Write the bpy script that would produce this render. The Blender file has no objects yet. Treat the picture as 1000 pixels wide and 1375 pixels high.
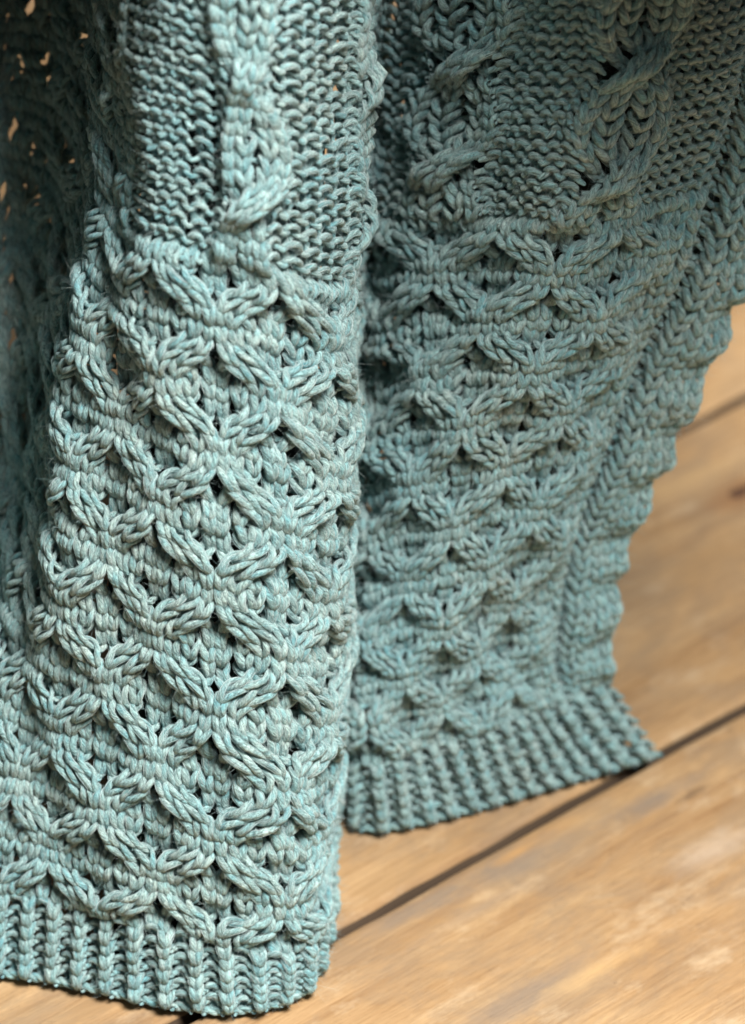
import bpy, math, random
import numpy as np
from mathutils import Vector, Matrix

random.seed(7)
rng = np.random.default_rng(11)
sc = bpy.context.scene
col = sc.collection

# ------------------------------------------------------------------ camera
PITCH = math.radians(35.0)
FOV_V = math.radians(14.0)
DIST = 1.95
P0 = np.array([0.0, 0.0, 0.21])                    # where the middle of the picture looks
FWD = np.array([0.0, math.cos(PITCH), -math.sin(PITCH)])
UP = np.array([0.0, math.sin(PITCH), math.cos(PITCH)])
RIGHT = np.array([1.0, 0.0, 0.0])
CAM = P0 - FWD * DIST
cd = bpy.data.cameras.new('camera')
cam = bpy.data.objects.new('camera', cd)
col.objects.link(cam)
cam.location = CAM
cam.rotation_euler = (math.pi / 2 - PITCH, 0, 0)
cd.sensor_fit = 'VERTICAL'
cd.sensor_height = 36.0
cd.lens = 18.0 / math.tan(FOV_V / 2)
cd.clip_start = 0.05
cd.clip_end = 50
cd.dof.use_dof = True
cd.dof.focus_distance = 1.925
cd.dof.aperture_fstop = 4.6
sc.camera = cam

# ------------------------------------------------------------------ light
w = bpy.data.worlds.new('World')
sc.world = w
w.use_nodes = True
bg = w.node_tree.nodes['Background']
bg.inputs[0].default_value = (0.80, 0.90, 1.0, 1)
bg.inputs[1].default_value = 0.072


def area(name, loc, target, size, power, colour):
    ld = bpy.data.lights.new(name, 'AREA')
    ld.shape = 'RECTANGLE'
    ld.size, ld.size_y = size
    ld.energy = power
    ld.color = colour
    o = bpy.data.objects.new(name, ld)
    col.objects.link(o)
    o.location = loc
    d = Vector(target) - Vector(loc)
    o.rotation_euler = d.to_track_quat('-Z', 'Y').to_euler()
    return o


area('window_light', (0.62, -0.82, 2.24), (0.05, 0.08, 0.15), (0.75, 0.75), 150, (1.0, 0.98, 0.95))
sc.view_settings.view_transform = 'Standard'
sc.view_settings.look = 'None'
sc.view_settings.exposure = 0.0
sc.view_settings.gamma = 1.0
sc.render.engine = 'CYCLES'
sc.cycles.max_bounces = 6


def ray(px, py):
    t = math.tan(FOV_V / 2)
    a = (px - 500.0) / 687.5 * t
    b = (687.5 - py) / 687.5 * t
    return FWD + RIGHT * a + UP * b


def on_floor(px, py, z=0.0):
    d = ray(px, py)
    return CAM + d * ((z - CAM[2]) / d[2])


# ------------------------------------------------------------------ materials
def new_mat(name):
    m = bpy.data.materials.new(name)
    m.use_nodes = True
    nt = m.node_tree
    b = nt.nodes['Principled BSDF']
    return m, nt, b


def N(nt, t, **kw):
    n = nt.nodes.new(t)
    for k, v in kw.items():
        if k.startswith('_'):
            setattr(n, k[1:], v)
        else:
            n.inputs[k.replace('__', ' ')].default_value = v
    return n


def ramp(nt, stops):
    r = nt.nodes.new('ShaderNodeValToRGB')
    e = r.color_ramp.elements
    while len(e) < len(stops):
        e.new(0.5)
    for i, (p, c) in enumerate(stops):
        e[i].position = p
        e[i].color = tuple(c) + (1,)
    return r


def mixc(nt, a, b, fac, mode='MIX'):
    m = nt.nodes.new('ShaderNodeMix')
    m.data_type = 'RGBA'
    m.blend_type = mode
    L = nt.links.new
    for idx, v in ((0, fac), (6, a), (7, b)):
        if hasattr(v, 'links'):
            L(v, m.inputs[idx])
        elif idx == 0:
            m.inputs[0].default_value = v
        else:
            m.inputs[idx].default_value = tuple(v) + (1,)
    return m.outputs[2]


def yarn_material(name, fibre=False):
    m, nt, b = new_mat(name)
    L = nt.links.new
    at = nt.nodes.new('ShaderNodeAttribute')
    at.attribute_name = 'yarn'
    # long dye changes along the strand
    mp = N(nt, 'ShaderNodeMapping')
    mp.inputs['Scale'].default_value = (0.10, 0.10, 0.13)
    L(at.outputs['Vector'], mp.inputs['Vector'])
    n1 = N(nt, 'ShaderNodeTexNoise', Scale=1.0, Detail=3.0, Roughness=0.6)
    L(mp.outputs[0], n1.inputs['Vector'])
    r1 = ramp(nt, [(0.30, (0.155, 0.345, 0.375)), (0.42, (0.24, 0.405, 0.415)), (0.53, (0.30, 0.425, 0.415)), (0.64, (0.395, 0.505, 0.485)),
                   (0.78, (0.28, 0.365, 0.345))])
    L(n1.outputs['Fac'], r1.inputs[0])
    # place-wide drift of the dye
    geo = N(nt, 'ShaderNodeTexCoord')
    n3 = N(nt, 'ShaderNodeTexNoise', Scale=14.0, Detail=2.0)
    L(geo.outputs['Object'], n3.inputs['Vector'])
    # fibres lying along the strand
    mp2 = N(nt, 'ShaderNodeMapping')
    mp2.inputs['Scale'].default_value = (2.1, 2.1, 0.26)
    L(at.outputs['Vector'], mp2.inputs['Vector'])
    n2 = N(nt, 'ShaderNodeTexNoise', Scale=1.0, Detail=4.0, Roughness=0.55, Distortion=0.35)
    L(mp2.outputs[0], n2.inputs['Vector'])
    r2 = ramp(nt, [(0.35, (0.42, 0.46, 0.46)), (0.50, (0.95, 0.95, 0.95)), (0.64, (1.42, 1.42, 1.40))])
    L(n2.outputs['Fac'], r2.inputs[0])
    c = mixc(nt, r1.outputs[0], r2.outputs[0], 1.0, 'MULTIPLY')
    r3 = ramp(nt, [(0.35, (0.83, 0.99, 1.03)), (0.65, (1.03, 1.01, 0.98))])
    L(n3.outputs['Fac'], r3.inputs[0])
    c = mixc(nt, c, r3.outputs[0], 1.0, 'MULTIPLY')
    L(c, b.inputs['Base Color'])
    b.inputs['Roughness'].default_value = 0.82
    b.inputs['Specular IOR Level'].default_value = 0.25
    b.inputs['Sheen Weight'].default_value = 0.25
    b.inputs['Sheen Roughness'].default_value = 0.5
    b.inputs['Subsurface Weight'].default_value = 0.5
    b.inputs['Subsurface Radius'].default_value = (0.9, 1.0, 1.0)
    b.inputs['Subsurface Scale'].default_value = 0.0016
    if not fibre:
        bp = N(nt, 'ShaderNodeBump', Strength=1.0, Distance=0.0012)
        L(n2.outputs['Fac'], bp.inputs['Height'])
        L(bp.outputs[0], b.inputs['Normal'])
    return m


def fibre_material():
    m, nt, b = new_mat('loose_wool_fibre')
    L = nt.links.new
    hi = nt.nodes.new('ShaderNodeHairInfo')
    r = ramp(nt, [(0.0, (0.19, 0.31, 0.32)), (0.45, (0.34, 0.47, 0.47)), (1.0, (0.60, 0.70, 0.69))])
    L(hi.outputs['Random'], r.inputs[0])
    L(r.outputs[0], b.inputs['Base Color'])
    b.inputs['Roughness'].default_value = 0.7
    b.inputs['Specular IOR Level'].default_value = 0.2
    return m


YARN = yarn_material('teal_wool_yarn')
FIBRE = fibre_material()


def wood_material():
    m, nt, b = new_mat('worn_pine_plank')
    L = nt.links.new
    tc = N(nt, 'ShaderNodeTexCoord')
    oi = N(nt, 'ShaderNodeObjectInfo')
    add = N(nt, 'ShaderNodeVectorMath', _operation='ADD')
    mul = N(nt, 'ShaderNodeVectorMath', _operation='SCALE', Scale=7.3)
    cmb = N(nt, 'ShaderNodeCombineXYZ')
    L(oi.outputs['Random'], cmb.inputs[0]); L(oi.outputs['Random'], cmb.inputs[1]); L(oi.outputs['Random'], cmb.inputs[2])
    L(cmb.outputs[0], mul.inputs[0])
    L(tc.outputs['Object'], add.inputs[0]); L(mul.outputs[0], add.inputs[1])

    def mapped(scale):
        mp = N(nt, 'ShaderNodeMapping')
        mp.inputs['Scale'].default_value = scale
        L(add.outputs[0], mp.inputs['Vector'])
        return mp.outputs[0]
    # broad figure
    na = N(nt, 'ShaderNodeTexNoise', Scale=1.0, Detail=6.0, Roughness=0.62, Distortion=0.5)
    L(mapped((5.0, 15.0, 15.0)), na.inputs['Vector'])
    ra = ramp(nt, [(0.28, (0.35, 0.215, 0.11)), (0.42, (0.45, 0.29, 0.155)), (0.55, (0.52, 0.35, 0.195)), (0.74, (0.58, 0.42, 0.26))])
    L(na.outputs['Fac'], ra.inputs[0])
    # growth rings: many thin uneven lines running along the board
    nr = N(nt, 'ShaderNodeTexNoise', Scale=1.0, Detail=3.0, Roughness=0.55, Distortion=0.15)
    L(mapped((3.2, 95.0, 60.0)), nr.inputs['Vector'])
    rw = ramp(nt, [(0.34, (0.66, 0.56, 0.46)), (0.47, (0.96, 0.95, 0.93)), (0.53, (0.80, 0.73, 0.64)), (0.60, (1.06, 1.05, 1.04))])
    L(nr.outputs['Fac'], rw.inputs[0])
    c = mixc(nt, ra.outputs[0], rw.outputs[0], 0.5, 'MULTIPLY')
    # fine pores and sanding scratches
    nf = N(nt, 'ShaderNodeTexNoise', Scale=1.0, Detail=6.0, Roughness=0.75)
    L(mapped((45.0, 640.0, 420.0)), nf.inputs['Vector'])
    rf = ramp(nt, [(0.38, (0.55, 0.47, 0.38)), (0.50, (1.0, 1.0, 1.0)), (0.66, (1.16, 1.16, 1.16))])
    L(nf.outputs['Fac'], rf.inputs[0])
    c = mixc(nt, c, rf.outputs[0], 0.42, 'MULTIPLY')
    # grey-brown weathering, blotchy, only a little drawn out along the board
    ns = N(nt, 'ShaderNodeTexNoise', Scale=1.0, Detail=8.0, Roughness=0.72, Distortion=0.5)
    L(mapped((18.0, 30.0, 30.0)), ns.inputs['Vector'])
    rs = ramp(nt, [(0.44, (0, 0, 0)), (0.62, (1, 1, 1))])
    L(ns.outputs['Fac'], rs.inputs[0])
    ml = N(nt, 'ShaderNodeMath', _operation='MULTIPLY')
    L(rs.outputs[0], ml.inputs[0])
    ml.inputs[1].default_value = 0.50
    c = mixc(nt, c, (0.27, 0.205, 0.15), ml.outputs[0])
    # pale worn patches
    npl = N(nt, 'ShaderNodeTexNoise', Scale=1.0, Detail=6.0, Roughness=0.7)
    L(mapped((26.0, 50.0, 44.0)), npl.inputs['Vector'])
    rp = ramp(nt, [(0.56, (0, 0, 0)), (0.72, (0.5, 0.5, 0.5))])
    L(npl.outputs['Fac'], rp.inputs[0])
    c = mixc(nt, c, (0.66, 0.52, 0.37), rp.outputs[0])
    # dark specks
    nd = N(nt, 'ShaderNodeTexNoise', Scale=1.0, Detail=8.0, Roughness=0.75)
    L(mapped((70.0, 150.0, 90.0)), nd.inputs['Vector'])
    rd = ramp(nt, [(0.62, (0, 0, 0)), (0.72, (0.8, 0.8, 0.8))])
    L(nd.outputs['Fac'], rd.inputs[0])
    c = mixc(nt, c, (0.15, 0.095, 0.06), rd.outputs[0])
    # single marks in the boards, where they lie: (pixel of the photograph they were measured at, half length, half width, colour, strength)
    gp = N(nt, 'ShaderNodeNewGeometry')
    for px, py, a_, b_, colr, st in STAINS:
        pc = on_floor(px, py)
        mp = N(nt, 'ShaderNodeMapping')
        mp.vector_type = 'TEXTURE'
        mp.inputs['Location'].default_value = (pc[0], pc[1], 0)
        mp.inputs['Rotation'].default_value = (0, 0, ang)
        mp.inputs['Scale'].default_value = (a_, b_, 1)
        L(gp.outputs['Position'], mp.inputs['Vector'])
        ln = N(nt, 'ShaderNodeVectorMath', _operation='LENGTH')
        L(mp.outputs[0], ln.inputs[0])
        ad = N(nt, 'ShaderNodeMath', _operation='ADD')
        nz = N(nt, 'ShaderNodeMath', _operation='MULTIPLY_ADD')
        L(npl.outputs['Fac'], nz.inputs[0]); nz.inputs[1].default_value = 3.2; nz.inputs[2].default_value = -1.6
        L(ln.outputs['Value'], ad.inputs[0]); L(nz.outputs[0], ad.inputs[1])
        mr = N(nt, 'ShaderNodeMapRange')
        mr.inputs['From Min'].default_value = 0.15
        mr.inputs['From Max'].default_value = 1.25
        mr.inputs['To Min'].default_value = st
        mr.inputs['To Max'].default_value = 0.0
        L(ad.outputs[0], mr.inputs['Value'])
        c = mixc(nt, c, colr, mr.outputs[0])
    c = mixc(nt, c, (0.92, 0.875, 0.79), 1.0, 'MULTIPLY')
    L(c, b.inputs['Base Color'])
    b.inputs['Roughness'].default_value = 0.62
    b.inputs['Specular IOR Level'].default_value = 0.3
    bp = N(nt, 'ShaderNodeBump', Strength=0.6, Distance=0.0012)
    sm = N(nt, 'ShaderNodeMath', _operation='ADD')
    L(nf.outputs['Fac'], sm.inputs[0]); L(nr.outputs['Fac'], sm.inputs[1])
    L(sm.outputs[0], bp.inputs['Height'])
    L(bp.outputs[0], b.inputs['Normal'])
    return m


g1a, g1b = on_floor(245, 1365), on_floor(1000, 945)
d = (g1b - g1a)[:2]
ang = math.atan2(d[1], d[0])
GREY, ORANGE, BROWN = (0.24, 0.20, 0.175), (0.62, 0.33, 0.10), (0.10, 0.06, 0.04)
STAINS = [(880, 1070, .034, .007, GREY, .75), (925, 1067, .010, .003, BROWN, .8), (745, 1115, .030, .006, ORANGE, .4), (690, 1160, .05, .011, GREY, .6),
          (650, 1215, .04, .006, GREY, .5), (560, 1215, .035, .006, GREY, .6), (690, 1145, .012, .003, ORANGE, .45), (960, 1140, .03, .010, (0.68, 0.56, 0.46), .5),
          (700, 1340, .05, .010, GREY, .6), (800, 1300, .03, .006, (0.66, 0.44, 0.22), .6), (960, 900, .05, .014, (0.60, 0.40, 0.21), .4),
          (960, 750, .06, .010, (0.42, 0.27, 0.14), .5), (992, 662, .024, .012, (0.30, 0.16, 0.08), .9), (520, 1190, .05, .010, (0.42, 0.27, 0.14), .5),
          (130, 1345, .03, .006, (0.34, 0.22, 0.12), .6), (930, 640, .05, .008, (0.62, 0.42, 0.22), .5)]

WOOD = wood_material()
DARK, _nt, _b = new_mat('dark_gap')  # dark brown for the plank sides and the sheet beneath
_n = N(_nt, 'ShaderNodeTexNoise', Scale=60.0, Detail=4.0)
_r = ramp(_nt, [(0.3, (0.05, 0.03, 0.018)), (0.7, (0.13, 0.085, 0.05))])
_nt.links.new(_n.outputs['Fac'], _r.inputs[0])
_nt.links.new(_r.outputs[0], _b.inputs['Base Color'])
_b.inputs['Roughness'].default_value = 0.9
KNOT, _nt, _b = new_mat('dark_knot')
_n = N(_nt, 'ShaderNodeTexNoise', Scale=180.0, Detail=4.0)
_r = ramp(_nt, [(0.3, (0.035, 0.016, 0.010)), (0.7, (0.15, 0.07, 0.035))])
_nt.links.new(_n.outputs['Fac'], _r.inputs[0])
_nt.links.new(_r.outputs[0], _b.inputs['Base Color'])
_b.inputs['Roughness'].default_value = 0.7


def mesh_obj(name, verts, faces, mat, parent=None, smooth=True):
    me = bpy.data.meshes.new(name)
    me.from_pydata([tuple(v) for v in verts], [], faces)
    me.validate()
    me.materials.append(mat)
    if smooth:
        me.shade_smooth()
    o = bpy.data.objects.new(name, me)
    col.objects.link(o)
    o.parent = parent
    return o


# ------------------------------------------------------------------ floor
floor = bpy.data.objects.new('floor', None)
col.objects.link(floor)
floor['kind'] = 'structure'
floor['label'] = 'worn pine plank floor running diagonally under the knitted blanket'
g1a, g1b = on_floor(245, 1365), on_floor(1000, 945)
g2 = on_floor(985, 537)
d = (g1b - g1a)[:2]
d /= np.linalg.norm(d)
ang = math.atan2(d[1], d[0])
nrm = np.array([-d[1], d[0]])
wid = float(np.dot(g2[:2] - g1a[:2], nrm))
orig = g1a[:2]


def plank(k, name_suffix=''):
    """one long board with eased, slightly worn edges; k-th strip across the floor"""
    gap = 0.0070
    y0, y1 = gap / 2, wid - gap / 2
    x0, x1 = -2.2, 2.8
    prof = [(y0 + 0.0002, -0.02), (y0, -0.0026), (y0 + 0.0007, -0.0012), (y0 + 0.0022, -0.0003), (y0 + 0.006, 0.0)]
    for q in range(1, 8):
        prof.append((y0 + 0.006 + (y1 - y0 - 0.012) * q / 8, 0.0))
    prof += [(y1 - 0.006, 0.0), (y1 - 0.0022, -0.0003), (y1 - 0.0007, -0.0012), (y1, -0.0026), (y1 - 0.0002, -0.02)]
    nx = 420
    vs, fs = [], []
    r = random.Random(k * 17 + 3)
    ph = [r.uniform(0, 6.28) for _ in range(8)]
    for i in range(nx + 1):
        x = x0 + (x1 - x0) * i / nx
        wob = 0.0006 * math.sin(x * 23 + ph[0]) + 0.0005 * math.sin(x * 71 + ph[1]) + r.uniform(-.0005, .0004)
        wob2 = 0.0006 * math.sin(x * 19 + ph[2]) + 0.0005 * math.sin(x * 83 + ph[3]) + r.uniform(-.0005, .0004)
        for j, (y, z) in enumerate(prof):
            f = max(0, 1 - j / 4.0)
            f2 = max(0, 1 - (len(prof) - 1 - j) / 4.0)
            zz = z + 0.0005 * math.sin(x * 3.1 + ph[4] + y * 20) * (1 if z > -0.01 else 0)
            vs.append((x, y + wob * f + wob2 * f2, zz - 0.0008))
    n = len(prof)
    for i in range(nx):
        for j in range(n - 1):
            a = i * n + j
            fs.append((a, a + n, a + n + 1, a + 1))
    o = mesh_obj('plank', vs, fs, WOOD, floor)
    o.data.materials.append(DARK)
    mi = np.zeros(len(fs), np.int32)
    jj = np.arange(len(fs)) % (n - 1)
    mi[(jj == 0) | (jj == n - 2)] = 1
    o.data.polygons.foreach_set('material_index', mi)
    o.location = (orig[0] + nrm[0] * wid * k, orig[1] + nrm[1] * wid * k, 0)
    o.rotation_euler = (0, 0, ang)
    return o


planks = [plank(k) for k in range(-3, 6)]
sub = mesh_obj('subfloor', [(-4, -4, -0.012), (4, -4, -0.012), (4, 4, -0.012), (-4, 4, -0.012)], [(0, 1, 2, 3)], DARK, floor)


# knots let into the boards
def knot(px, py, a, b_, k=0):
    c = on_floor(px, py)
    vs, fs = [(0, 0, 0.0003)], []
    n = 28
    r = random.Random(int(px))
    for ring, f in enumerate((0.55, 1.0)):
        for i in range(n):
            t = 2 * math.pi * i / n
            q = f * (1 + 0.10 * math.sin(3 * t + px) + 0.05 * r.uniform(-1, 1))
            vs.append((a * q * math.cos(t), b_ * q * math.sin(t), 0.0002 if ring == 0 else -0.0012))
    for i in range(n):
        fs.append((0, 1 + i, 1 + (i + 1) % n))
        fs.append((1 + i, 1 + n + i, 1 + n + (i + 1) % n, 1 + (i + 1) % n))
    o = mesh_obj('knot', vs, fs, KNOT, floor)
    o.location = (c[0], c[1], 0.0001)
    o.rotation_euler = (0, 0, ang)


knot(994, 660, 0.0105, 0.0055)

# ------------------------------------------------------------------ the drape: a sheet of stitches in space
# key wales; u counts stitches, v counts rows.  kind A: where the wale runs, kind B: tucked back in a fold
TL, TR = math.tan(math.radians(17)), math.tan(math.radians(5))
VK = [0, 6, 15, 25, 37, 50, 61, 74]


def solve(px, py, Y0, lean, extra):
    r = ray(px, py)
    # Y = Y0 + lean*z + extra
    t = (Y0 + extra + lean * CAM[2] - CAM[1]) / (r[1] - lean * r[2])
    return CAM + r * t


cols = {}


def colA(u, hem, pts, lean, extra=None):
    Yh = on_floor(hem[0], hem[1], 0.004)[1]
    out = [on_floor(hem[0], hem[1], 0.004)]
    ex = extra or [0] * 8
    for k, (px, py) in enumerate(pts):
        out.append(solve(px, py, Yh, lean, ex[k + 1]))
    cols[u] = np.array(out)


def colB(u, hem, ref, pxs, dYs, rel=False):
    h = on_floor(hem[0], hem[1], 0.004)
    out = [h]
    R = cols[ref]
    for k in range(1, 8):
        z = R[k][2]
        Y = (R[k][1] if rel else h[1]) + dYs[k - 1]
        # find x so that the point shows at column px
        v = np.array([0, Y, z]) - CAM
        depth = float(np.dot(v, FWD))
        a = (pxs[k - 1] - 500.0) / 687.5 * math.tan(FOV_V / 2)
        out.append(np.array([CAM[0] + a * depth, Y, z]))
    cols[u] = np.array(out)


# front fold (left half of the picture)                v=6          15           25          37          50          61          74
colA(-12, (135, 1328), [(137, 1229), (140, 1062), (146, 846), (160, 582), (178, 308), (186, 70), (190, -200)], TL, [0, 0, 0, .002, .006, .012, .016, .02])
colA(-8,  (215, 1345), [(213, 1247), (212, 1085), (210, 870), (217, 606), (215, 325), (218, 88), (222, -190)], TL)
colA(-4,  (297, 1356), [(292, 1268), (288, 1105), (289, 893), (290, 630), (288, 347), (290, 110), (294, -170)], TL)
colA(0,   (374, 1345), [(376, 1280), (379, 1120), (378, 907), (373, 648), (368, 367), (370, 130), (374, -150)], TL)
colA(3,   (412, 1322), [(413, 1262), (421, 1115), (423, 912), (422, 660), (419, 382), (425, 145), (429, -135)], TL, [0, 0, .006, .010, .012, .014, .014, .014])
colA(6,   (432, 1272), [(428, 1215), (440, 1085), (449, 895), (457, 655), (459, 385), (470, 148), (474, -132)], TL, [0, 0, .008, .012, .016, .018, .018, .018])
colB(9,   (440, 1215), 6, [433, 442, 451, 462, 468, 480, 484], [.02, .045, .065, .085, .105, .120, .135])
colB(13,  (440, 1150), 6, [438, 440, 446, 458, 462, 472, 478], [.02, .045, .065, .085, .105, .120, .135])
colB(17,  (446, 1098), 6, [446, 448, 454, 468, 480, 490, 498], [.02, .050, .080, .110, .140, .165, .180])
colB(20,  (462, 1084), 6, [462, 466, 474, 488, 504, 512, 518], [.02, .050, .080, .120, .165, .19, .205])
# right flap
colA(23,  (490, 1110), [(486, 1026), (484, 905), (488, 745), (496, 535), (512, 288), (522, 95), (534, -140)], TR, [0, 0, .016, .040, .075, .110, .130, .140])
colA(26,  (536, 1107), [(525, 1020), (519, 896), (528, 738), (546, 528), (566, 292), (588, 100), (604, -135)], TR, [0, 0, .010, .024, .046, .070, .082, .092])
colA(30, (598, 1093), [(574, 1003), (565, 884), (581, 728), (606, 522), (640, 295), (668, 103), (700, -130)], TR, [0, 0, .002, .008, .018, .030, .036, .042])
colA(34,  (655, 1078), [(622, 988), (611, 870), (632, 715), (671, 514), (718, 297), (756, 102), (798, -130)], TR, [0, 0, 0, -.003, -.006, -.008, -.008, -.008])
colA(38,  (706, 1063), [(667, 972), (656, 852), (684, 700), (736, 505), (797, 296), (848, 98), (900, -135)], TR, [0, 0, 0, -.004, -.008, -.012, -.013, -.013])
colA(42,  (756, 1048), [(707, 957), (700, 836), (733, 686), (797, 492), (868, 282), (922, 84), (975, -150)], TR, [0, 0, 0, -.003, -.006, -.009, -.01, -.01])
colA(46,  (806, 1034), [(743, 943), (740, 820), (779, 672), (853, 477), (934, 262), (988, 64), (1040, -175)], TR, [0, 0, 0, 0, 0, 0, 0, 0])
colA(49,  (846, 1022), [(778, 930), (778, 806), (820, 664), (903, 474), (994, 258), (1040, 44), (1092, -195)], TR, [0, 0, 0, .002, .004, .006, .008, .008])
colA(52,  (880, 1010), [(824, 915), (828, 790), (872, 652), (954, 468), (1058, 252), (1098, 28), (1150, -210)], TR, [0, 0, .002, .006, .010, .014, .016, .018])
# the shaded recess on the far left and the next fold coming forward beyond the frame
colB(-17, (44, 1310), -12, [50, 62, 76, 98, 146, 158, 162], [.012, .014, .014, .016, .024, .026, .028], True)
colB(-22, (-48, 1300), -12, [-40, 6, 56, 90, 138, 150, 154], [.018, .026, .038, .048, .056, .060, .062], True)
colB(-27, (-140, 1300), -12, [-125, -44, 40, 84, 133, 145, 149], [.018, .044, .066, .084, .092, .096, .098], True)
colB(-31, (-215, 1304), -12, [-198, -95, 24, 74, 122, 134, 138], [0.017, 0.058, 0.1, 0.133, 0.146, 0.15, 0.152], True)
colB(-35, (-290, 1310), -12, [-270, -150, -8, 40, 84, 96, 100], [0.016, 0.066, 0.122, 0.159, 0.172, 0.176, 0.178], True)
colB(-39, (-360, 1325), -12, [-335, -215, -50, 2, 46, 58, 62], [0.01, 0.062, 0.126, 0.167, 0.182, 0.186, 0.188], True)
colB(-44, (-430, 1350), -12, [-400, -285, -110, -50, -4, 8, 12], [-0.01, 0.045, 0.116, 0.163, 0.182, 0.186, 0.188], True)
colB(-50, (-480, 1400), -12, [-450, -360, -190, -125, -70, -46, -36], [-.035, .0, .060, .10, .120, .12, .12], True)
colB(-56, (-520, 1460), -12, [-495, -430, -280, -200, -130, -84, -22], [-.06, -.06, -.03, -.03, -.03, -.05, -.06], True)
colB(-60, (-560, 1490), -12, [-545, -490, -350, -250, -180, -140, -78], [-.07, -.09, -.10, -.12, -.13, -.14, -.14], True)

UK = sorted(cols)
G = np.array([cols[u] for u in UK])                 # (nu, nv, 3)


def hermite(xk, Y, x):
    """Catmull-Rom through Y (len(xk), ...) at x"""
    xk = np.asarray(xk, float)
    x = np.asarray(x, float)
    m = np.empty_like(Y)
    for i in range(len(xk)):
        if i == 0:
            m[i] = (Y[1] - Y[0]) / (xk[1] - xk[0])
        elif i == len(xk) - 1:
            m[i] = (Y[-1] - Y[-2]) / (xk[-1] - xk[-2])
        else:
            h0, h1 = xk[i] - xk[i - 1], xk[i + 1] - xk[i]
            d0, d1 = (Y[i] - Y[i - 1]) / h0, (Y[i + 1] - Y[i]) / h1
            m[i] = (d0 * h1 + d1 * h0) / (h0 + h1)
    k = np.clip(np.searchsorted(xk, x, side='right') - 1, 0, len(xk) - 2)
    h = xk[k + 1] - xk[k]
    t = (x - xk[k]) / h
    sh = (len(x),) + (1,) * (Y.ndim - 1)
    t_ = t.reshape(sh); h_ = h.reshape(sh)
    return ((2 * t_ ** 3 - 3 * t_ ** 2 + 1) * Y[k] + (t_ ** 3 - 2 * t_ ** 2 + t_) * h_ * m[k]
            + (-2 * t_ ** 3 + 3 * t_ ** 2) * Y[k + 1] + (t_ ** 3 - t_ ** 2) * h_ * m[k + 1])


DU, DV = 0.5, 0.5
U0, U1, V0, V1 = -61.0, 53.0, -1.0, 75.0
ug = np.arange(U0, U1 + 1e-6, DU)
vg = np.arange(V0, V1 + 1e-6, DV)
S1 = hermite(UK, G, ug)                              # (Ug, nv, 3)
S = hermite(VK, np.swapaxes(S1, 0, 1).copy(), vg)    # (Vg, Ug, 3)
S = np.swapaxes(S, 0, 1)                             # (Ug, Vg, 3)
# soft lumps so the cloth is not a machine-ruled sheet
uu, vv = np.meshgrid(ug, vg, indexing='ij')
lump = (0.0016 * np.sin(uu * 0.55 + vv * 0.13) + 0.0014 * np.sin(vv * 0.37 - uu * 0.21 + 1.3)
        + 0.0010 * np.sin(uu * 0.9 + vv * 0.5 + 0.4)) * np.clip(vv / 8, 0, 1)
Tu = np.gradient(S, axis=0)
Tv = np.gradient(S, axis=1)
Nn = np.cross(Tu, Tv)
Nn /= np.linalg.norm(Nn, axis=2, keepdims=True) + 1e-12
S = S + Nn * lump[..., None]
Tu = np.gradient(S, axis=0); Tv = np.gradient(S, axis=1)
Nn = np.cross(Tu, Tv)
Nn /= np.linalg.norm(Nn, axis=2, keepdims=True) + 1e-12
S[..., 2] = np.maximum(S[..., 2], 0.003)
print('normal check', Nn[int((-4 - U0) / DU), 80], 'stitch mm', np.linalg.norm(Tu[int((-4 - U0) / DU), 80]) / DU * 1000,
      np.linalg.norm(Tv[int((-4 - U0) / DU), 80]) / DV * 1000)


def sample(A, u, v):
    fu = np.clip((u - U0) / DU, 0, A.shape[0] - 1.001)
    fv = np.clip((v - V0) / DV, 0, A.shape[1] - 1.001)
    iu, iv = fu.astype(int), fv.astype(int)
    a, b = (fu - iu)[..., None], (fv - iv)[..., None]
    return (A[iu, iv] * (1 - a) * (1 - b) + A[iu + 1, iv] * a * (1 - b) + A[iu, iv + 1] * (1 - a) * b
            + A[iu + 1, iv + 1] * a * b)


# ------------------------------------------------------------------ the stitch chart
R0, R1 = 6, 50                    # rib | lattice | purl ground with cables
UMIN, UMAX = -60, 52
ROWS = 74
CABLES = [-2, 8, 18, 28, 38]
CABLE_PHASE = 5                   # cross on rows = 5 mod 8  (53, 61, 69)
GROOVE = 47
def crossing(s, t):
    """(shift, front) of the loop in place s when the crossing of row t is worked"""
    if s < UMIN or s >= UMAX or t < R0:
        return 0, 0
    if s >= GROOVE:
        return 0, 0
    if GROOVE - 3 <= s:
        return 0, 0
    if t < R1 - 1 or s < -15:
        g, r = s % 8, t % 8
        if r == 3 or r == 7:
            out = (g < 4) == (r == 3)
            k = g % 4
            if out:
                return (2, 1) if k < 2 else (-2, -1)
            return (-2, 1) if k >= 2 else (2, -1)
    elif t > R1 + 1:
        for c in CABLES:
            if c - 2 <= s < c + 2 and t % 8 == CABLE_PHASE:
                return (2, 1) if s - (c - 2) < 2 else (-2, -1)
    return 0, 0


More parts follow.
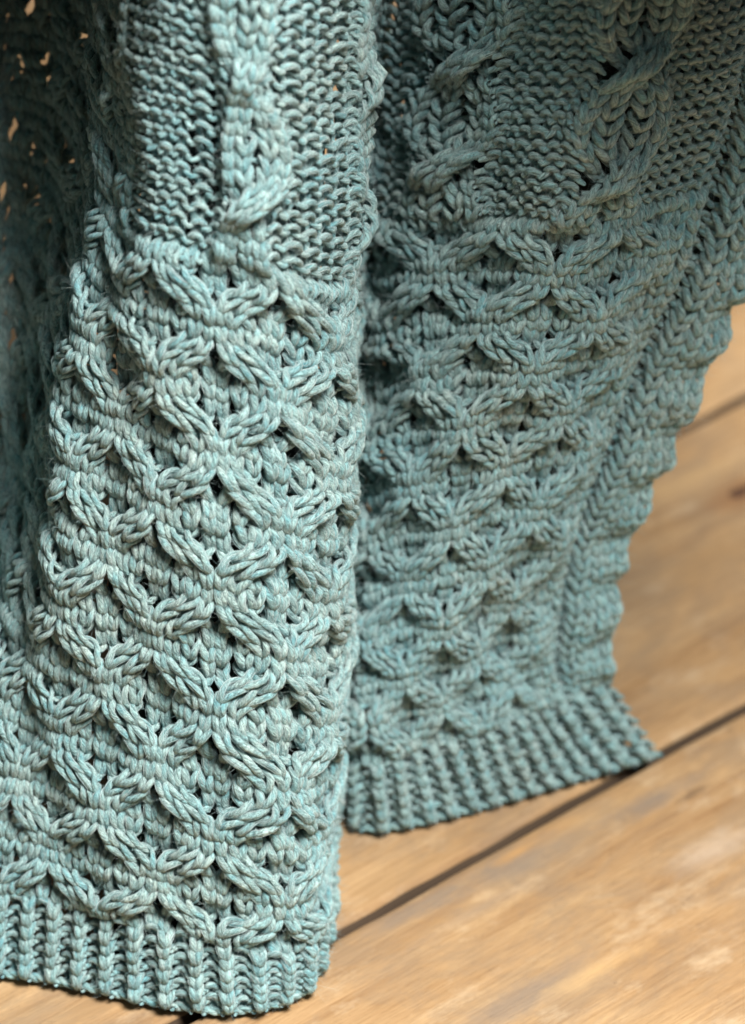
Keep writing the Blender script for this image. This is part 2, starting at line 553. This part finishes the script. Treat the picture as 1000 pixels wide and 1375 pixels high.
s_list, t_list = [], []
kind_l, part_l = [], []
sh_l, fr_l, rc_l, new_l = [], [], [], []       # sideways travel, over/under, its row, loop is above that row
for t in range(ROWS):
    for s in range(UMIN, UMAX):
        purl = 0
        if s >= GROOVE:
            part = 'edge_band'
            if t < R0:
                part = 'ribbed_hem'; purl = s % 2
            elif s == GROOVE:
                purl = 1
        elif t < R0:
            part = 'ribbed_hem'; purl = s % 2
        elif t < R1 or s < -15:
            part = 'lattice_panel'
        else:
            part = 'purl_panel'
            purl = 1
            for c in CABLES:
                if c - 2 <= s < c + 2:
                    part = 'twisted_cable'; purl = 0
            if s in (-13, -14):
                purl = 0
        sh = fr = rc = nw_ = 0
        for r in (t - 2, t - 1, t, t + 1, t + 2):
            if r >= t:
                a_, f_ = crossing(s, r)
                if a_:
                    sh, fr, rc, nw_ = a_, f_, r, 0
                    break
            else:
                for q_ in (-2, 2):
                    a_, f_ = crossing(s - q_, r)
                    if a_ == q_:
                        sh, fr, rc, nw_ = a_, f_, r, 1
                if sh and abs(r - t) <= 2:
                    break
        s_list.append(s); t_list.append(t); kind_l.append(purl); part_l.append(part)
        sh_l.append(sh); fr_l.append(fr); rc_l.append(rc); new_l.append(nw_)
s_a = np.array(s_list, float); t_a = np.array(t_list, float)
purl_a = np.array(kind_l, float); shift_a = np.array(sh_l, float); front_a = np.array(fr_l, float)
rc_a = np.array(rc_l, float); new_a = np.array(new_l, float)
part_a = np.array(part_l)
NS = len(s_a)


def smooth(x, a, b):
    x = np.clip((x - a) / (b - a), 0, 1)
    return x * x * (3 - 2 * x)


def fields(s, t):
    """relief (in stitch widths) and sideways / lengthways give of the fabric at chart place s, t"""
    lat = smooth(t, R0 - .3, R0 + 1.2) * np.maximum(1 - smooth(t, R1 - 1.0, R1 + .4), 1 - smooth(s, -16.5, -15)) * (1 - smooth(s, GROOVE - 1.5, GROOVE - .5))
    St = np.clip(1.5 * np.sin(2 * np.pi * (t - 3.6) / 8), -1, 1)
    relief = -(0.30 + 0.12 * smooth(s, 18, 24)) * (1 - 0.6 * (1 - smooth(s, -18, -13))) * np.cos(np.pi * s / 4) * St * lat
    wx = 0.30 * np.sin(np.pi * s / 4) * St * lat
    # eyelets: stitches part just above every meeting of the strands
    wy = 0.0 * s
    for cen, ph in ((0, 3), (4, 7)):
        ds = (s - cen + 4) % 8 - 4
        dt = (t - ph - 1.15 + 4) % 8 - 4
        wgt = np.exp(-(ds / 1.15) ** 2 - (dt / 0.75) ** 2) * lat
        relief = relief - 0.15 * wgt
        pull = np.exp(-(ds / 2.2) ** 4)
        wx = wx - 0.72 * (1 - 0.75 * (s < -28)) * np.tanh(ds * 1.5) * pull * np.exp(-((dt + .05) / 1.25) ** 2) * lat
        dl = (t - ph - 3.95 + 4) % 8 - 4              # the crevice under the closing strands
        wx = wx - 0.40 * np.tanh(ds * 1.5) * pull * np.exp(-(dl / 1.0) ** 2) * lat
    up = smooth(t, R1 - .5, R1 + .8) * smooth(s, -16.5, -15)
    relief = relief - 0.22 * up + 0.2 * up * np.exp(-((s + 13) / 1.1) ** 4)
    for c in CABLES:
        ds = s - c
        on = (1 - smooth(np.abs(ds), 1.9, 2.8)) * up
        op = 0.5 - 0.5 * np.cos(2 * np.pi * (t - CABLE_PHASE - .5) / 8)
        relief = relief + on * (0.75 - 0.35 * op * np.exp(-(ds / .8) ** 2))
        big = 1.10 if c > 12 else 0.62
        wx = wx - (0.0 if c > 12 else 0.42) * np.clip(ds, -2.2, 2.2) * up * (1 - smooth(np.abs(ds), 2.2, 5))
        if c == -2:
            wx = wx + 0.55 * up * np.sin(2 * np.pi * (t - 53) / 16) * (1 - smooth(np.abs(ds), 2.0, 4.5))
            relief = relief + on * 0.25
        wx = wx + up * op * big * np.tanh(ds * 1.6) * np.exp(-(np.maximum(np.abs(ds) - 1.5, 0) / 1.6) ** 2)
    # rib
    rb = 1 - smooth(t, R0 - .8, R0 + .4)
    relief = relief + rb * (0.40 * np.cos(np.pi * (s - .5)))
    wx = wx - rb * 0.08 * np.sin(2 * np.pi * (s - .5) / 2)
    # edge band with its scallops
    e = smooth(s, GROOVE + .6, GROOVE + 1.6) * smooth(t, R0, R0 + 2)
    relief = relief + e * (0.42 + 0.42 * np.cos(2 * np.pi * (t - 3.0) / 5) * smooth(s, GROOVE + 1, UMAX - 1))
    wx = wx + smooth(s, GROOVE + 2, UMAX) * smooth(t, R0, R0 + 2) * (0.11 * np.cos(2 * np.pi * (t - 3.0) / 5) + 0.12 * np.cos(2 * np.pi * t / 3.6 + 1))
    g = np.exp(-((s - GROOVE - .5) / .9) ** 2) * smooth(t, R0, R0 + 2)
    relief = relief - 1.35 * g
    wx = wx - 0.25 * np.sign(s - GROOVE - .5) * g * np.minimum(1, np.abs(s - GROOVE - .5))
    return relief, wx, wy


# one loop: across, along, height (height +: towards the viewer on a knit stitch)
CP = np.array([(-0.50, -0.02, -0.40), (-0.27, -0.04, -0.34), (-0.06, 0.10, -0.14), (-0.13, 0.50, 0.27), (-0.27, 1.02, 0.32),
               (-0.37, 1.40, -0.04), (-0.22, 1.58, -0.30), (0.0, 1.62, -0.36)])
CP = np.vstack([CP, (CP[:-1] * np.array([-1, 1, 1]))[::-1]])
CPP = np.array([(-0.50, -0.14, 0.40), (-0.30, 0.00, 0.20), (-0.12, 0.25, -0.12), (-0.16, 0.60, -0.28), (-0.27, 0.92, -0.16),
                (-0.35, 1.12, 0.10), (-0.20, 1.36, 0.36), (0.0, 1.45, 0.44)])
CPP = np.vstack([CPP, (CPP[:-1] * np.array([-1, 1, 1]))[::-1]])
M = 25


def loop_curve(C):
    k = np.arange(len(C), dtype=float)
    # ghost points so neighbouring loops join smoothly
    pre = C[1] * np.array([-1, 1, 1]) + np.array([-1.0, 0, 0])
    ext = np.vstack([pre, C, pre * np.array([-1, 1, 1])])
    x = np.linspace(0, len(C) - 1, M)
    # closer samples on bends
    i = np.minimum(x.astype(int), len(C) - 2)
    f = (x - i)[:, None]
    p0, p1, p2, p3 = ext[i], ext[i + 1], ext[i + 2], ext[i + 3]
    return 0.5 * ((2 * p1) + (-p0 + p2) * f + (2 * p0 - 5 * p1 + 4 * p2 - p3) * f ** 2 + (-p0 + 3 * p1 - 3 * p2 + p3) * f ** 3)


LK, LP = loop_curve(CP), loop_curve(CPP)
L = np.where(purl_a[:, None, None] > .5, LP[None], LK[None]).copy()    # (NS, M, 3)
# jitter of every stitch
j1 = rng.normal(0, 1, (NS, 6))
mid = np.sin(np.linspace(0, np.pi, M))[None] ** 0.7
L[:, :, 0] += mid * (0.07 * j1[:, 0:1]) + 0.03 * j1[:, 4:5] * mid * (L[:, :, 1] - .7)
L[:, :, 1] += mid * 0.09 * j1[:, 1:2]
L[:, :, 2] += mid * 0.08 * j1[:, 2:3]
# crossings: loops pulled sideways over / under their neighbours before the next row catches them
has = (np.abs(shift_a) > 0)[:, None]
tau = (t_a[:, None] + L[:, :, 1] - 0.25) - (rc_a[:, None] + 0.85)
HALF = np.where((t_a >= R1) & (s_a >= -12), 1.9, np.where(s_a > GROOVE, 1.8, np.where(s_a > 18, 1.9, 1.75)))[:, None]
cc = np.clip((tau + HALF) / (2 * HALF), 0, 1)
cc = cc * cc * (3 - 2 * cc)
inner = np.sin(np.linspace(0, np.pi, M))[None] ** 0.4
fr_on = has & (front_a[:, None] > 0)
L[:, :, 0] *= 1 + np.where(fr_on, 0.26 * np.exp(-(tau / 1.2) ** 2) * inner, 0)
L[:, :, 0] += np.where(has, shift_a[:, None] * (cc - new_a[:, None]), 0)
bell = np.exp(-(tau / 1.2) ** 4)
side = np.where(s_a % 2 == 0, -0.5, 0.5)[:, None]
L[:, :, 0] += np.where(has, side * np.where(front_a[:, None] > 0, 0.14, 0.62) * np.exp(-(tau / 1.2) ** 2), 0)
L[:, :, 2] += np.where(has, np.where(front_a[:, None] > 0, np.where((t_a >= R1) & (s_a >= -12), 0.80, 0.42)[:, None], -0.40) * bell, 0)
# rib knit stitches stand tight
sg = s_a[:, None] + 0.5 + L[:, :, 0]
tg = t_a[:, None] + L[:, :, 1] - 0.25
rel, wx, wy = fields(sg, tg)
Wd = 0.0069                                             # nominal stitch width, metres: sets yarn height
uq = sg + wx
vq = tg + wy
P = sample(S, uq, vq) + sample(Nn, uq, vq) * ((rel + L[:, :, 2] * 1.05) * Wd)[..., None]
P[..., 2] = np.maximum(P[..., 2], 0.0022 + 0.0 * P[..., 2])
NR = sample(Nn, uq, vq)

# frames carried along every loop
T = np.gradient(P, axis=1)
same = t_a[1:] == t_a[:-1]
Tj = (P[1:, 1] - P[:-1, -2]) / 2
T[1:, 0] = np.where(same[:, None], Tj, T[1:, 0])
T[:-1, -1] = np.where(same[:, None], Tj, T[:-1, -1])
T /= np.linalg.norm(T, axis=2, keepdims=True) + 1e-12
E1 = np.empty_like(P)
e = NR[:, 0] - T[:, 0] * np.sum(NR[:, 0] * T[:, 0], 1, keepdims=True)
E1[:, 0] = e / (np.linalg.norm(e, axis=1, keepdims=True) + 1e-12)
for k in range(1, M):
    e = E1[:, k - 1] - T[:, k] * np.sum(E1[:, k - 1] * T[:, k], 1, keepdims=True)
    E1[:, k] = e / (np.linalg.norm(e, axis=1, keepdims=True) + 1e-12)
E2 = np.cross(T, E1)
seg = np.linalg.norm(np.diff(P, axis=1), axis=2)
arc = np.concatenate([np.zeros((NS, 1)), np.cumsum(seg, axis=1)], axis=1)
tot = arc[:, -1]
# running length along each row, so the dye and fibres flow from stitch to stitch
base = np.zeros(NS)
nw = UMAX - UMIN
for t in range(ROWS):
    sl = slice(t * nw, (t + 1) * nw)
    base[sl] = np.concatenate([[0], np.cumsum(tot[sl])[:-1]]) + t * 3.1
along = base[:, None] + arc
# yarn thickness: fat on the legs, pinched where it bends back
legk = np.exp(-((np.abs(np.linspace(-1, 1, M)) - 0.54) / 0.24) ** 2)
YR = 0.00160
rad = YR * (0.76 + 0.38 * legk)[None] * (1 + 0.07 * j1[:, 3:4] * mid)
rad = rad * (1 + 0.06 * np.sin(along * 900 + t_a[:, None]) * mid)
stretch = np.where(fr_on, 1 - 0.14 * np.exp(-(tau / 1.2) ** 2), 1.0)
rad = rad * stretch
rad = rad * (1 + 0.09 * np.sin(along * 137 + t_a[:, None] * 2.3) * np.sin(along * 61 + t_a[:, None]) * mid)
# the nearer, stretched cloth on the right needs its own scale
loc_w = np.linalg.norm(sample(Tu, s_a + .5, t_a + .5), axis=1) / DU
rad = rad * np.clip((loc_w / Wd), 0.80, 1.12)[:, None] ** 0.6

KR = 8
SKIP = np.zeros(NS, bool)
ths = np.arange(KR) * 2 * np.pi / KR


def in_view(pts, margin=60):
    v = pts - CAM
    dpt = v @ FWD
    t = math.tan(FOV_V / 2)
    px = 500 + (v @ RIGHT) / dpt / t * 687.5
    py = 687.5 - (v @ UP) / dpt / t * 687.5
    return (px > -margin) & (px < 1000 + margin) & (py > -margin) & (py < 1375 + margin)


SEEN = in_view(P[:, M // 2]) & ~((s_a > 8) & (s_a < 17))


def tube_mesh(name, idx, parent):
    """one mesh from whole loops; those out of sight get fewer rings"""
    Vl, Al, Fl, off = [], [], [], 0
    for sub, step, kr in ((idx[SEEN[idx]], 1, 8), (idx[~SEEN[idx]], 2, 6)):
        if len(sub) == 0:
            continue
        V, A, F = tube_part(sub, step, kr)
        Vl.append(V); Al.append(A); Fl.append(F + off)
        off += len(V)
    V, att, F = np.vstack(Vl), np.vstack(Al), np.vstack(Fl)
    me = bpy.data.meshes.new(name)
    me.vertices.add(len(V)); me.vertices.foreach_set('co', V.ravel().astype(np.float32))
    me.loops.add(F.size); me.loops.foreach_set('vertex_index', F.ravel().astype(np.int32))
    me.polygons.add(len(F)); me.polygons.foreach_set('loop_start', (np.arange(len(F)) * 4).astype(np.int32))
    me.update(calc_edges=True)
    a = me.attributes.new('yarn', 'FLOAT_VECTOR', 'POINT')
    a.data.foreach_set('vector', att.ravel().astype(np.float32))
    me.shade_smooth()
    me.materials.append(YARN)
    o = bpy.data.objects.new(name, me)
    col.objects.link(o)
    o.parent = parent
    return o


def tube_part(idx, step, KR):
    n = len(idx)
    ths = np.arange(KR) * 2 * np.pi / KR
    p, e1, e2, r, al = P[idx, ::step], E1[idx, ::step], E2[idx, ::step], rad[idx, ::step], along[idx, ::step]
    M = p.shape[1]
    tw = al * 420.0                                   # twist of the fibres, radians per metre
    ca, sa = np.cos(ths), np.sin(ths)
    V = (p[:, :, None] + (e1[:, :, None] * ca[None, None, :, None] + e2[:, :, None] * sa[None, None, :, None]) * r[:, :, None, None])
    V = V.reshape(-1, 3)
    V[:, 2] = np.maximum(V[:, 2], 0.0004)
    att = np.stack([np.cos(ths[None, None] + tw[:, :, None]), np.sin(ths[None, None] + tw[:, :, None]),
                    np.repeat((al / YR)[:, :, None], KR, 2)], -1).reshape(-1, 3)
    b = (np.arange(n) * M * KR)[:, None, None]
    k = (np.arange(M - 1) * KR)[None, :, None]
    q = np.arange(KR)[None, None, :]
    q2 = (q + 1) % KR
    F = np.stack([b + k + q, b + k + q2, b + k + KR + q2, b + k + KR + q], -1).reshape(-1, 4)
    return V, att, F


blanket = bpy.data.objects.new('knitted_blanket', None)
col.objects.link(blanket)
blanket['label'] = 'pale teal wool blanket in chunky cable knit hanging in folds onto the plank floor'
blanket['category'] = 'blanket'


def take(mask, name, label=None):
    idx = np.nonzero(mask & ~SKIP)[0]
    if len(idx) == 0:
        return None
    o = tube_mesh(name, idx, blanket)
    if label:
        o['label'] = label
    return o


take(part_a == 'ribbed_hem', 'ribbed_hem')
take((part_a == 'lattice_panel'), 'lattice_panel')
take(part_a == 'edge_band', 'edge_band')
for c in CABLES:
    take((part_a == 'twisted_cable') & (s_a >= c - 2) & (s_a < c + 2), 'twisted_cable')
pb = [-16] + [c for c in CABLES] + [50]
for a, b in zip(pb[:-1], pb[1:]):
    take((part_a == 'purl_panel') & (s_a >= a) & (s_a < b), 'purl_panel')


# cast-on cord along the bottom edge, and the slipped-stitch chain up the free side
def cord(name, path_uv, twist_amp, r0, freq):
    """two strands wound about each other along a line on the drape"""
    u = np.array([p[0] for p in path_uv]); v = np.array([p[1] for p in path_uv])
    base_p = sample(S, u, v); nn = sample(Nn, u, v)
    tt = np.gradient(base_p, axis=0); tt /= np.linalg.norm(tt, axis=1, keepdims=True)
    bb = np.cross(tt, nn)
    ds = np.concatenate([[0], np.cumsum(np.linalg.norm(np.diff(base_p, axis=0), axis=1))])
    Vs, Fs, As = [], [], []
    off = 0
    for k in range(2):
        ph = ds * freq + k * np.pi
        c = base_p + (nn * np.cos(ph)[:, None] + bb * np.sin(ph)[:, None]) * twist_amp
        c[:, 2] = np.maximum(c[:, 2], r0 * .8)
        t2 = np.gradient(c, axis=0); t2 /= np.linalg.norm(t2, axis=1, keepdims=True)
        e1 = nn - t2 * np.sum(nn * t2, 1, keepdims=True); e1 /= np.linalg.norm(e1, axis=1, keepdims=True)
        e2 = np.cross(t2, e1)
        rr = r0 * (1 + 0.12 * np.sin(ds * freq * 1.0 + k + np.sin(ds * 200)))
        V = c[:, None] + (e1[:, None] * np.cos(ths)[None, :, None] + e2[:, None] * np.sin(ths)[None, :, None]) * rr[:, None, None]
        Vs.append(V.reshape(-1, 3))
        A = np.stack([np.cos(ths[None] + 420 * ds[:, None]), np.sin(ths[None] + 420 * ds[:, None]),
                      np.repeat((ds / YR)[:, None] + 77 * k, KR, 1)], -1)
        As.append(A.reshape(-1, 3))
        n = len(u)
        for i in range(n - 1):
            for q in range(KR):
                q2 = (q + 1) % KR
                Fs.append((off + i * KR + q, off + i * KR + q2, off + (i + 1) * KR + q2, off + (i + 1) * KR + q))
        off += n * KR
    V = np.vstack(Vs)
    V[:, 2] = np.maximum(V[:, 2], 0.0004)
    o = mesh_obj(name, V, Fs, YARN, blanket)
    a = o.data.attributes.new('yarn', 'FLOAT_VECTOR', 'POINT')
    a.data.foreach_set('vector', np.vstack(As).ravel().astype(np.float32))
    return o


us = np.arange(UMIN, UMAX, 0.12)
cord('cast_on_edge', [(u, -0.15 + 0.12 * math.sin(u * math.pi)) for u in us], 0.0010, 0.00135, 520)



def hole_shade_sheet(u0, u1, v0, v1, depth=0.012):
    """added dark sheet close behind the knit, in place of the shade in its holes"""
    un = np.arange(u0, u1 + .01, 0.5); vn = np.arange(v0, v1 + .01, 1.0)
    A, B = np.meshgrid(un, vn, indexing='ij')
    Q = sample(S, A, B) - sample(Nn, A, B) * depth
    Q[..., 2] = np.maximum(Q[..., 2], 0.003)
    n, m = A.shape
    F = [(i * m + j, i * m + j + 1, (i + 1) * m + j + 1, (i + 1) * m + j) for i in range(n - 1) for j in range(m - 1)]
    return mesh_obj('hole_shade_sheet', Q.reshape(-1, 3), F, HOLE_SHADE, blanket)


HOLE_SHADE, _nt, _b = new_mat('hole_shade_dark')  # dark colour standing in for the shade seen between the stitches
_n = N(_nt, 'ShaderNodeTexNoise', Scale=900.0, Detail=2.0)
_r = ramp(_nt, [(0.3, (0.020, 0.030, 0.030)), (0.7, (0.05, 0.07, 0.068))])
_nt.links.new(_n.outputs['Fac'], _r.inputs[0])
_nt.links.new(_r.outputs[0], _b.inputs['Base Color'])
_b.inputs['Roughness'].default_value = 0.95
hole_shade_sheet(-12.5, 7, 1, 73)
hole_shade_sheet(23, 51.4, 1, 73, 0.009)


def plain_knit_material():
    """the same wool worked plain: columns of V stitches as relief"""
    m, nt, b = new_mat('plain_knit_wool')
    L = nt.links.new

    def M_(op, x, y=None):
        n = nt.nodes.new('ShaderNodeMath'); n.operation = op
        for i, v in enumerate((x, y)):
            if v is None:
                continue
            if hasattr(v, 'links'):
                L(v, n.inputs[i])
            else:
                n.inputs[i].default_value = v
        return n.outputs[0]
    at = nt.nodes.new('ShaderNodeAttribute'); at.attribute_name = 'stitch'
    sp = nt.nodes.new('ShaderNodeSeparateXYZ'); L(at.outputs['Vector'], sp.inputs[0])
    fu = M_('ABSOLUTE', M_('SUBTRACT', M_('FRACT', sp.outputs[0]), 0.5))
    leg = M_('ABSOLUTE', M_('SINE', M_('MULTIPLY', fu, 6.2832)))
    row = M_('ABSOLUTE', M_('SINE', M_('MULTIPLY', M_('SUBTRACT', sp.outputs[1], M_('MULTIPLY', fu, 1.6)), 3.1416)))
    hgt = M_('MULTIPLY', M_('POWER', leg, 0.5), M_('POWER', row, 0.5))
    ns = N(nt, 'ShaderNodeTexNoise', Scale=1.5, Detail=5.0)
    L(at.outputs['Vector'], ns.inputs['Vector'])
    r = ramp(nt, [(0.35, (0.16, 0.33, 0.35)), (0.5, (0.27, 0.41, 0.41)), (0.65, (0.38, 0.48, 0.46))])
    L(ns.outputs['Fac'], r.inputs[0]); L(r.outputs[0], b.inputs['Base Color'])
    b.inputs['Roughness'].default_value = 0.85
    bp = N(nt, 'ShaderNodeBump', Strength=1.0, Distance=0.003)
    L(hgt, bp.inputs['Height']); L(bp.outputs[0], b.inputs['Normal'])
    return m


PLAIN = plain_knit_material()


def shade_drape():
    """unseen upper blanket, added and leaned forward to shade the hollows below"""
    un = np.arange(UMIN, UMAX + .01, 1.0)
    top = sample(S, un, un * 0 + 74.0)
    dv = sample(S, un, un * 0 + 74.0) - sample(S, un, un * 0 + 70.0)
    dv[:, 0] *= 0.3
    fw = smooth(un, 18, 27) * (1 - 0.3 * smooth(un, 44, 52)) * 1.05 + (1 - smooth(un, -12, -5)) * 1.45     # forward lean, shaped to block light from the hollows
    dv[:, 1] = dv[:, 1] * (1 - np.minimum(1, fw * 2)) - dv[:, 2] * fw
    rows = [top + dv * k for k in np.arange(-0.1, 13, 1.0)]
    Q = np.array(rows)
    Q[:, :, 0] += 0.012 * np.arange(len(rows))[:, None] * smooth(un, 16, 34)[None]
    Q[:, :, 0] += 0.012 * np.arange(len(rows))[:, None] * (1 - smooth(un, -12, -3))[None]
    n, m = Q.shape[:2]
    F = [(i * m + j, i * m + j + 1, (i + 1) * m + j + 1, (i + 1) * m + j) for i in range(n - 1) for j in range(m - 1)]
    o = mesh_obj('shade_drape', Q.reshape(-1, 3), F, PLAIN, blanket)
    at = o.data.attributes.new('stitch', 'FLOAT_VECTOR', 'POINT')
    A, B = np.meshgrid(un, np.arange(n) * 4.0)
    at.data.foreach_set('vector', np.stack([A, B, A * 0], -1).reshape(-1).astype(np.float32))
    md = o.modifiers.new('thickness', 'SOLIDIFY'); md.thickness = 0.005
    return o


shade_drape()

# ------------------------------------------------------------------ loose and surface fibres
def hair(name, pts, radius, parent):
    n, k, _ = pts.shape
    hc = bpy.data.hair_curves.new(name)
    hc.add_curves([k] * n)
    hc.attributes['position'].data.foreach_set('vector', pts.reshape(-1).astype(np.float32))
    ra = hc.attributes.get('radius') or hc.attributes.new('radius', 'FLOAT', 'POINT')
    ra.data.foreach_set('value', radius.reshape(-1).astype(np.float32))
    hc.materials.append(FIBRE)
    o = bpy.data.objects.new(name, hc)
    col.objects.link(o)
    o.parent = parent
    o['kind'] = 'stuff'
    return o


seen = np.nonzero(SEEN)[0]
print('stitches', NS, 'in view', len(seen))


def fibres(per, k, span, lift0, lift1, flare, r0):
    st = np.repeat(seen, per)
    n = len(st)
    a0 = rng.uniform(0, 1 - span, n) * (M - 1)
    ln = span * rng.uniform(.5, 1.0, n) * (M - 1)
    th0 = rng.uniform(0, 2 * np.pi, n)
    drift = rng.normal(0.6, 0.5, n)
    x = np.linspace(0, 1, k)
    ii = np.clip(a0[:, None] + ln[:, None] * x[None], 0, M - 1.001)
    i0 = ii.astype(int); f = (ii - i0)[..., None]
    sti = st[:, None]
    p = P[sti, i0] * (1 - f) + P[sti, i0 + 1] * f
    a = E1[sti, i0] * (1 - f) + E1[sti, i0 + 1] * f
    b = E2[sti, i0] * (1 - f) + E2[sti, i0 + 1] * f
    r = rad[sti, i0]
    th = th0[:, None] + drift[:, None] * x[None] + 0.0
    lift = rng.uniform(lift0, lift1, n)[:, None] + flare * rng.random(n)[:, None] ** 3 * (np.abs(x - .5)[None] * 2) ** 2
    q = p + (a * np.cos(th)[..., None] + b * np.sin(th)[..., None]) * (r * lift)[..., None]
    rr = np.full((n, k), r0) * (0.35 + 0.65 * np.sin(np.linspace(0.15, np.pi - .15, k)))[None] * rng.uniform(.6, 1.3, n)[:, None]
    q[..., 2] = np.maximum(q[..., 2], 0.0003)
    return q, rr


q, rr = fibres(30, 6, 0.45, 0.98, 1.14, 0.45, 0.000075)
hair('surface_fibres', q, rr, blanket)

# fly-away halo
nh = 110000
st = rng.choice(seen[(s_a[seen] > -11) | (rng.random(len(seen)) < 0.3)], nh)
k0 = rng.integers(2, M - 2, nh)
p = P[st, k0]
dirn = T[st, k0] * rng.normal(0, 1, (nh, 1)) + NR[st, k0] * np.abs(rng.normal(0.5, .5, (nh, 1))) + rng.normal(0, .7, (nh, 3))
dirn /= np.linalg.norm(dirn, axis=1, keepdims=True)
ln = np.clip(np.abs(rng.normal(0.0018, 0.0012, nh)), 0, .0035)[:, None] + .0008
bend = rng.normal(0, 1, (nh, 3)) * ln * 0.75
x = np.linspace(0, 1, 6)
q = p[:, None] + dirn[:, None] * (ln[:, None] * x[None, :, None] + rad[st, k0][:, None, None] * .8) + bend[:, None] * (x ** 2)[None, :, None]
q[..., 2] = np.maximum(q[..., 2], 0.0004)
rr = np.full((nh, 6), 0.000045) * (1 - 0.6 * x)[None]
hair('loose_fuzz', q, rr, blanket)
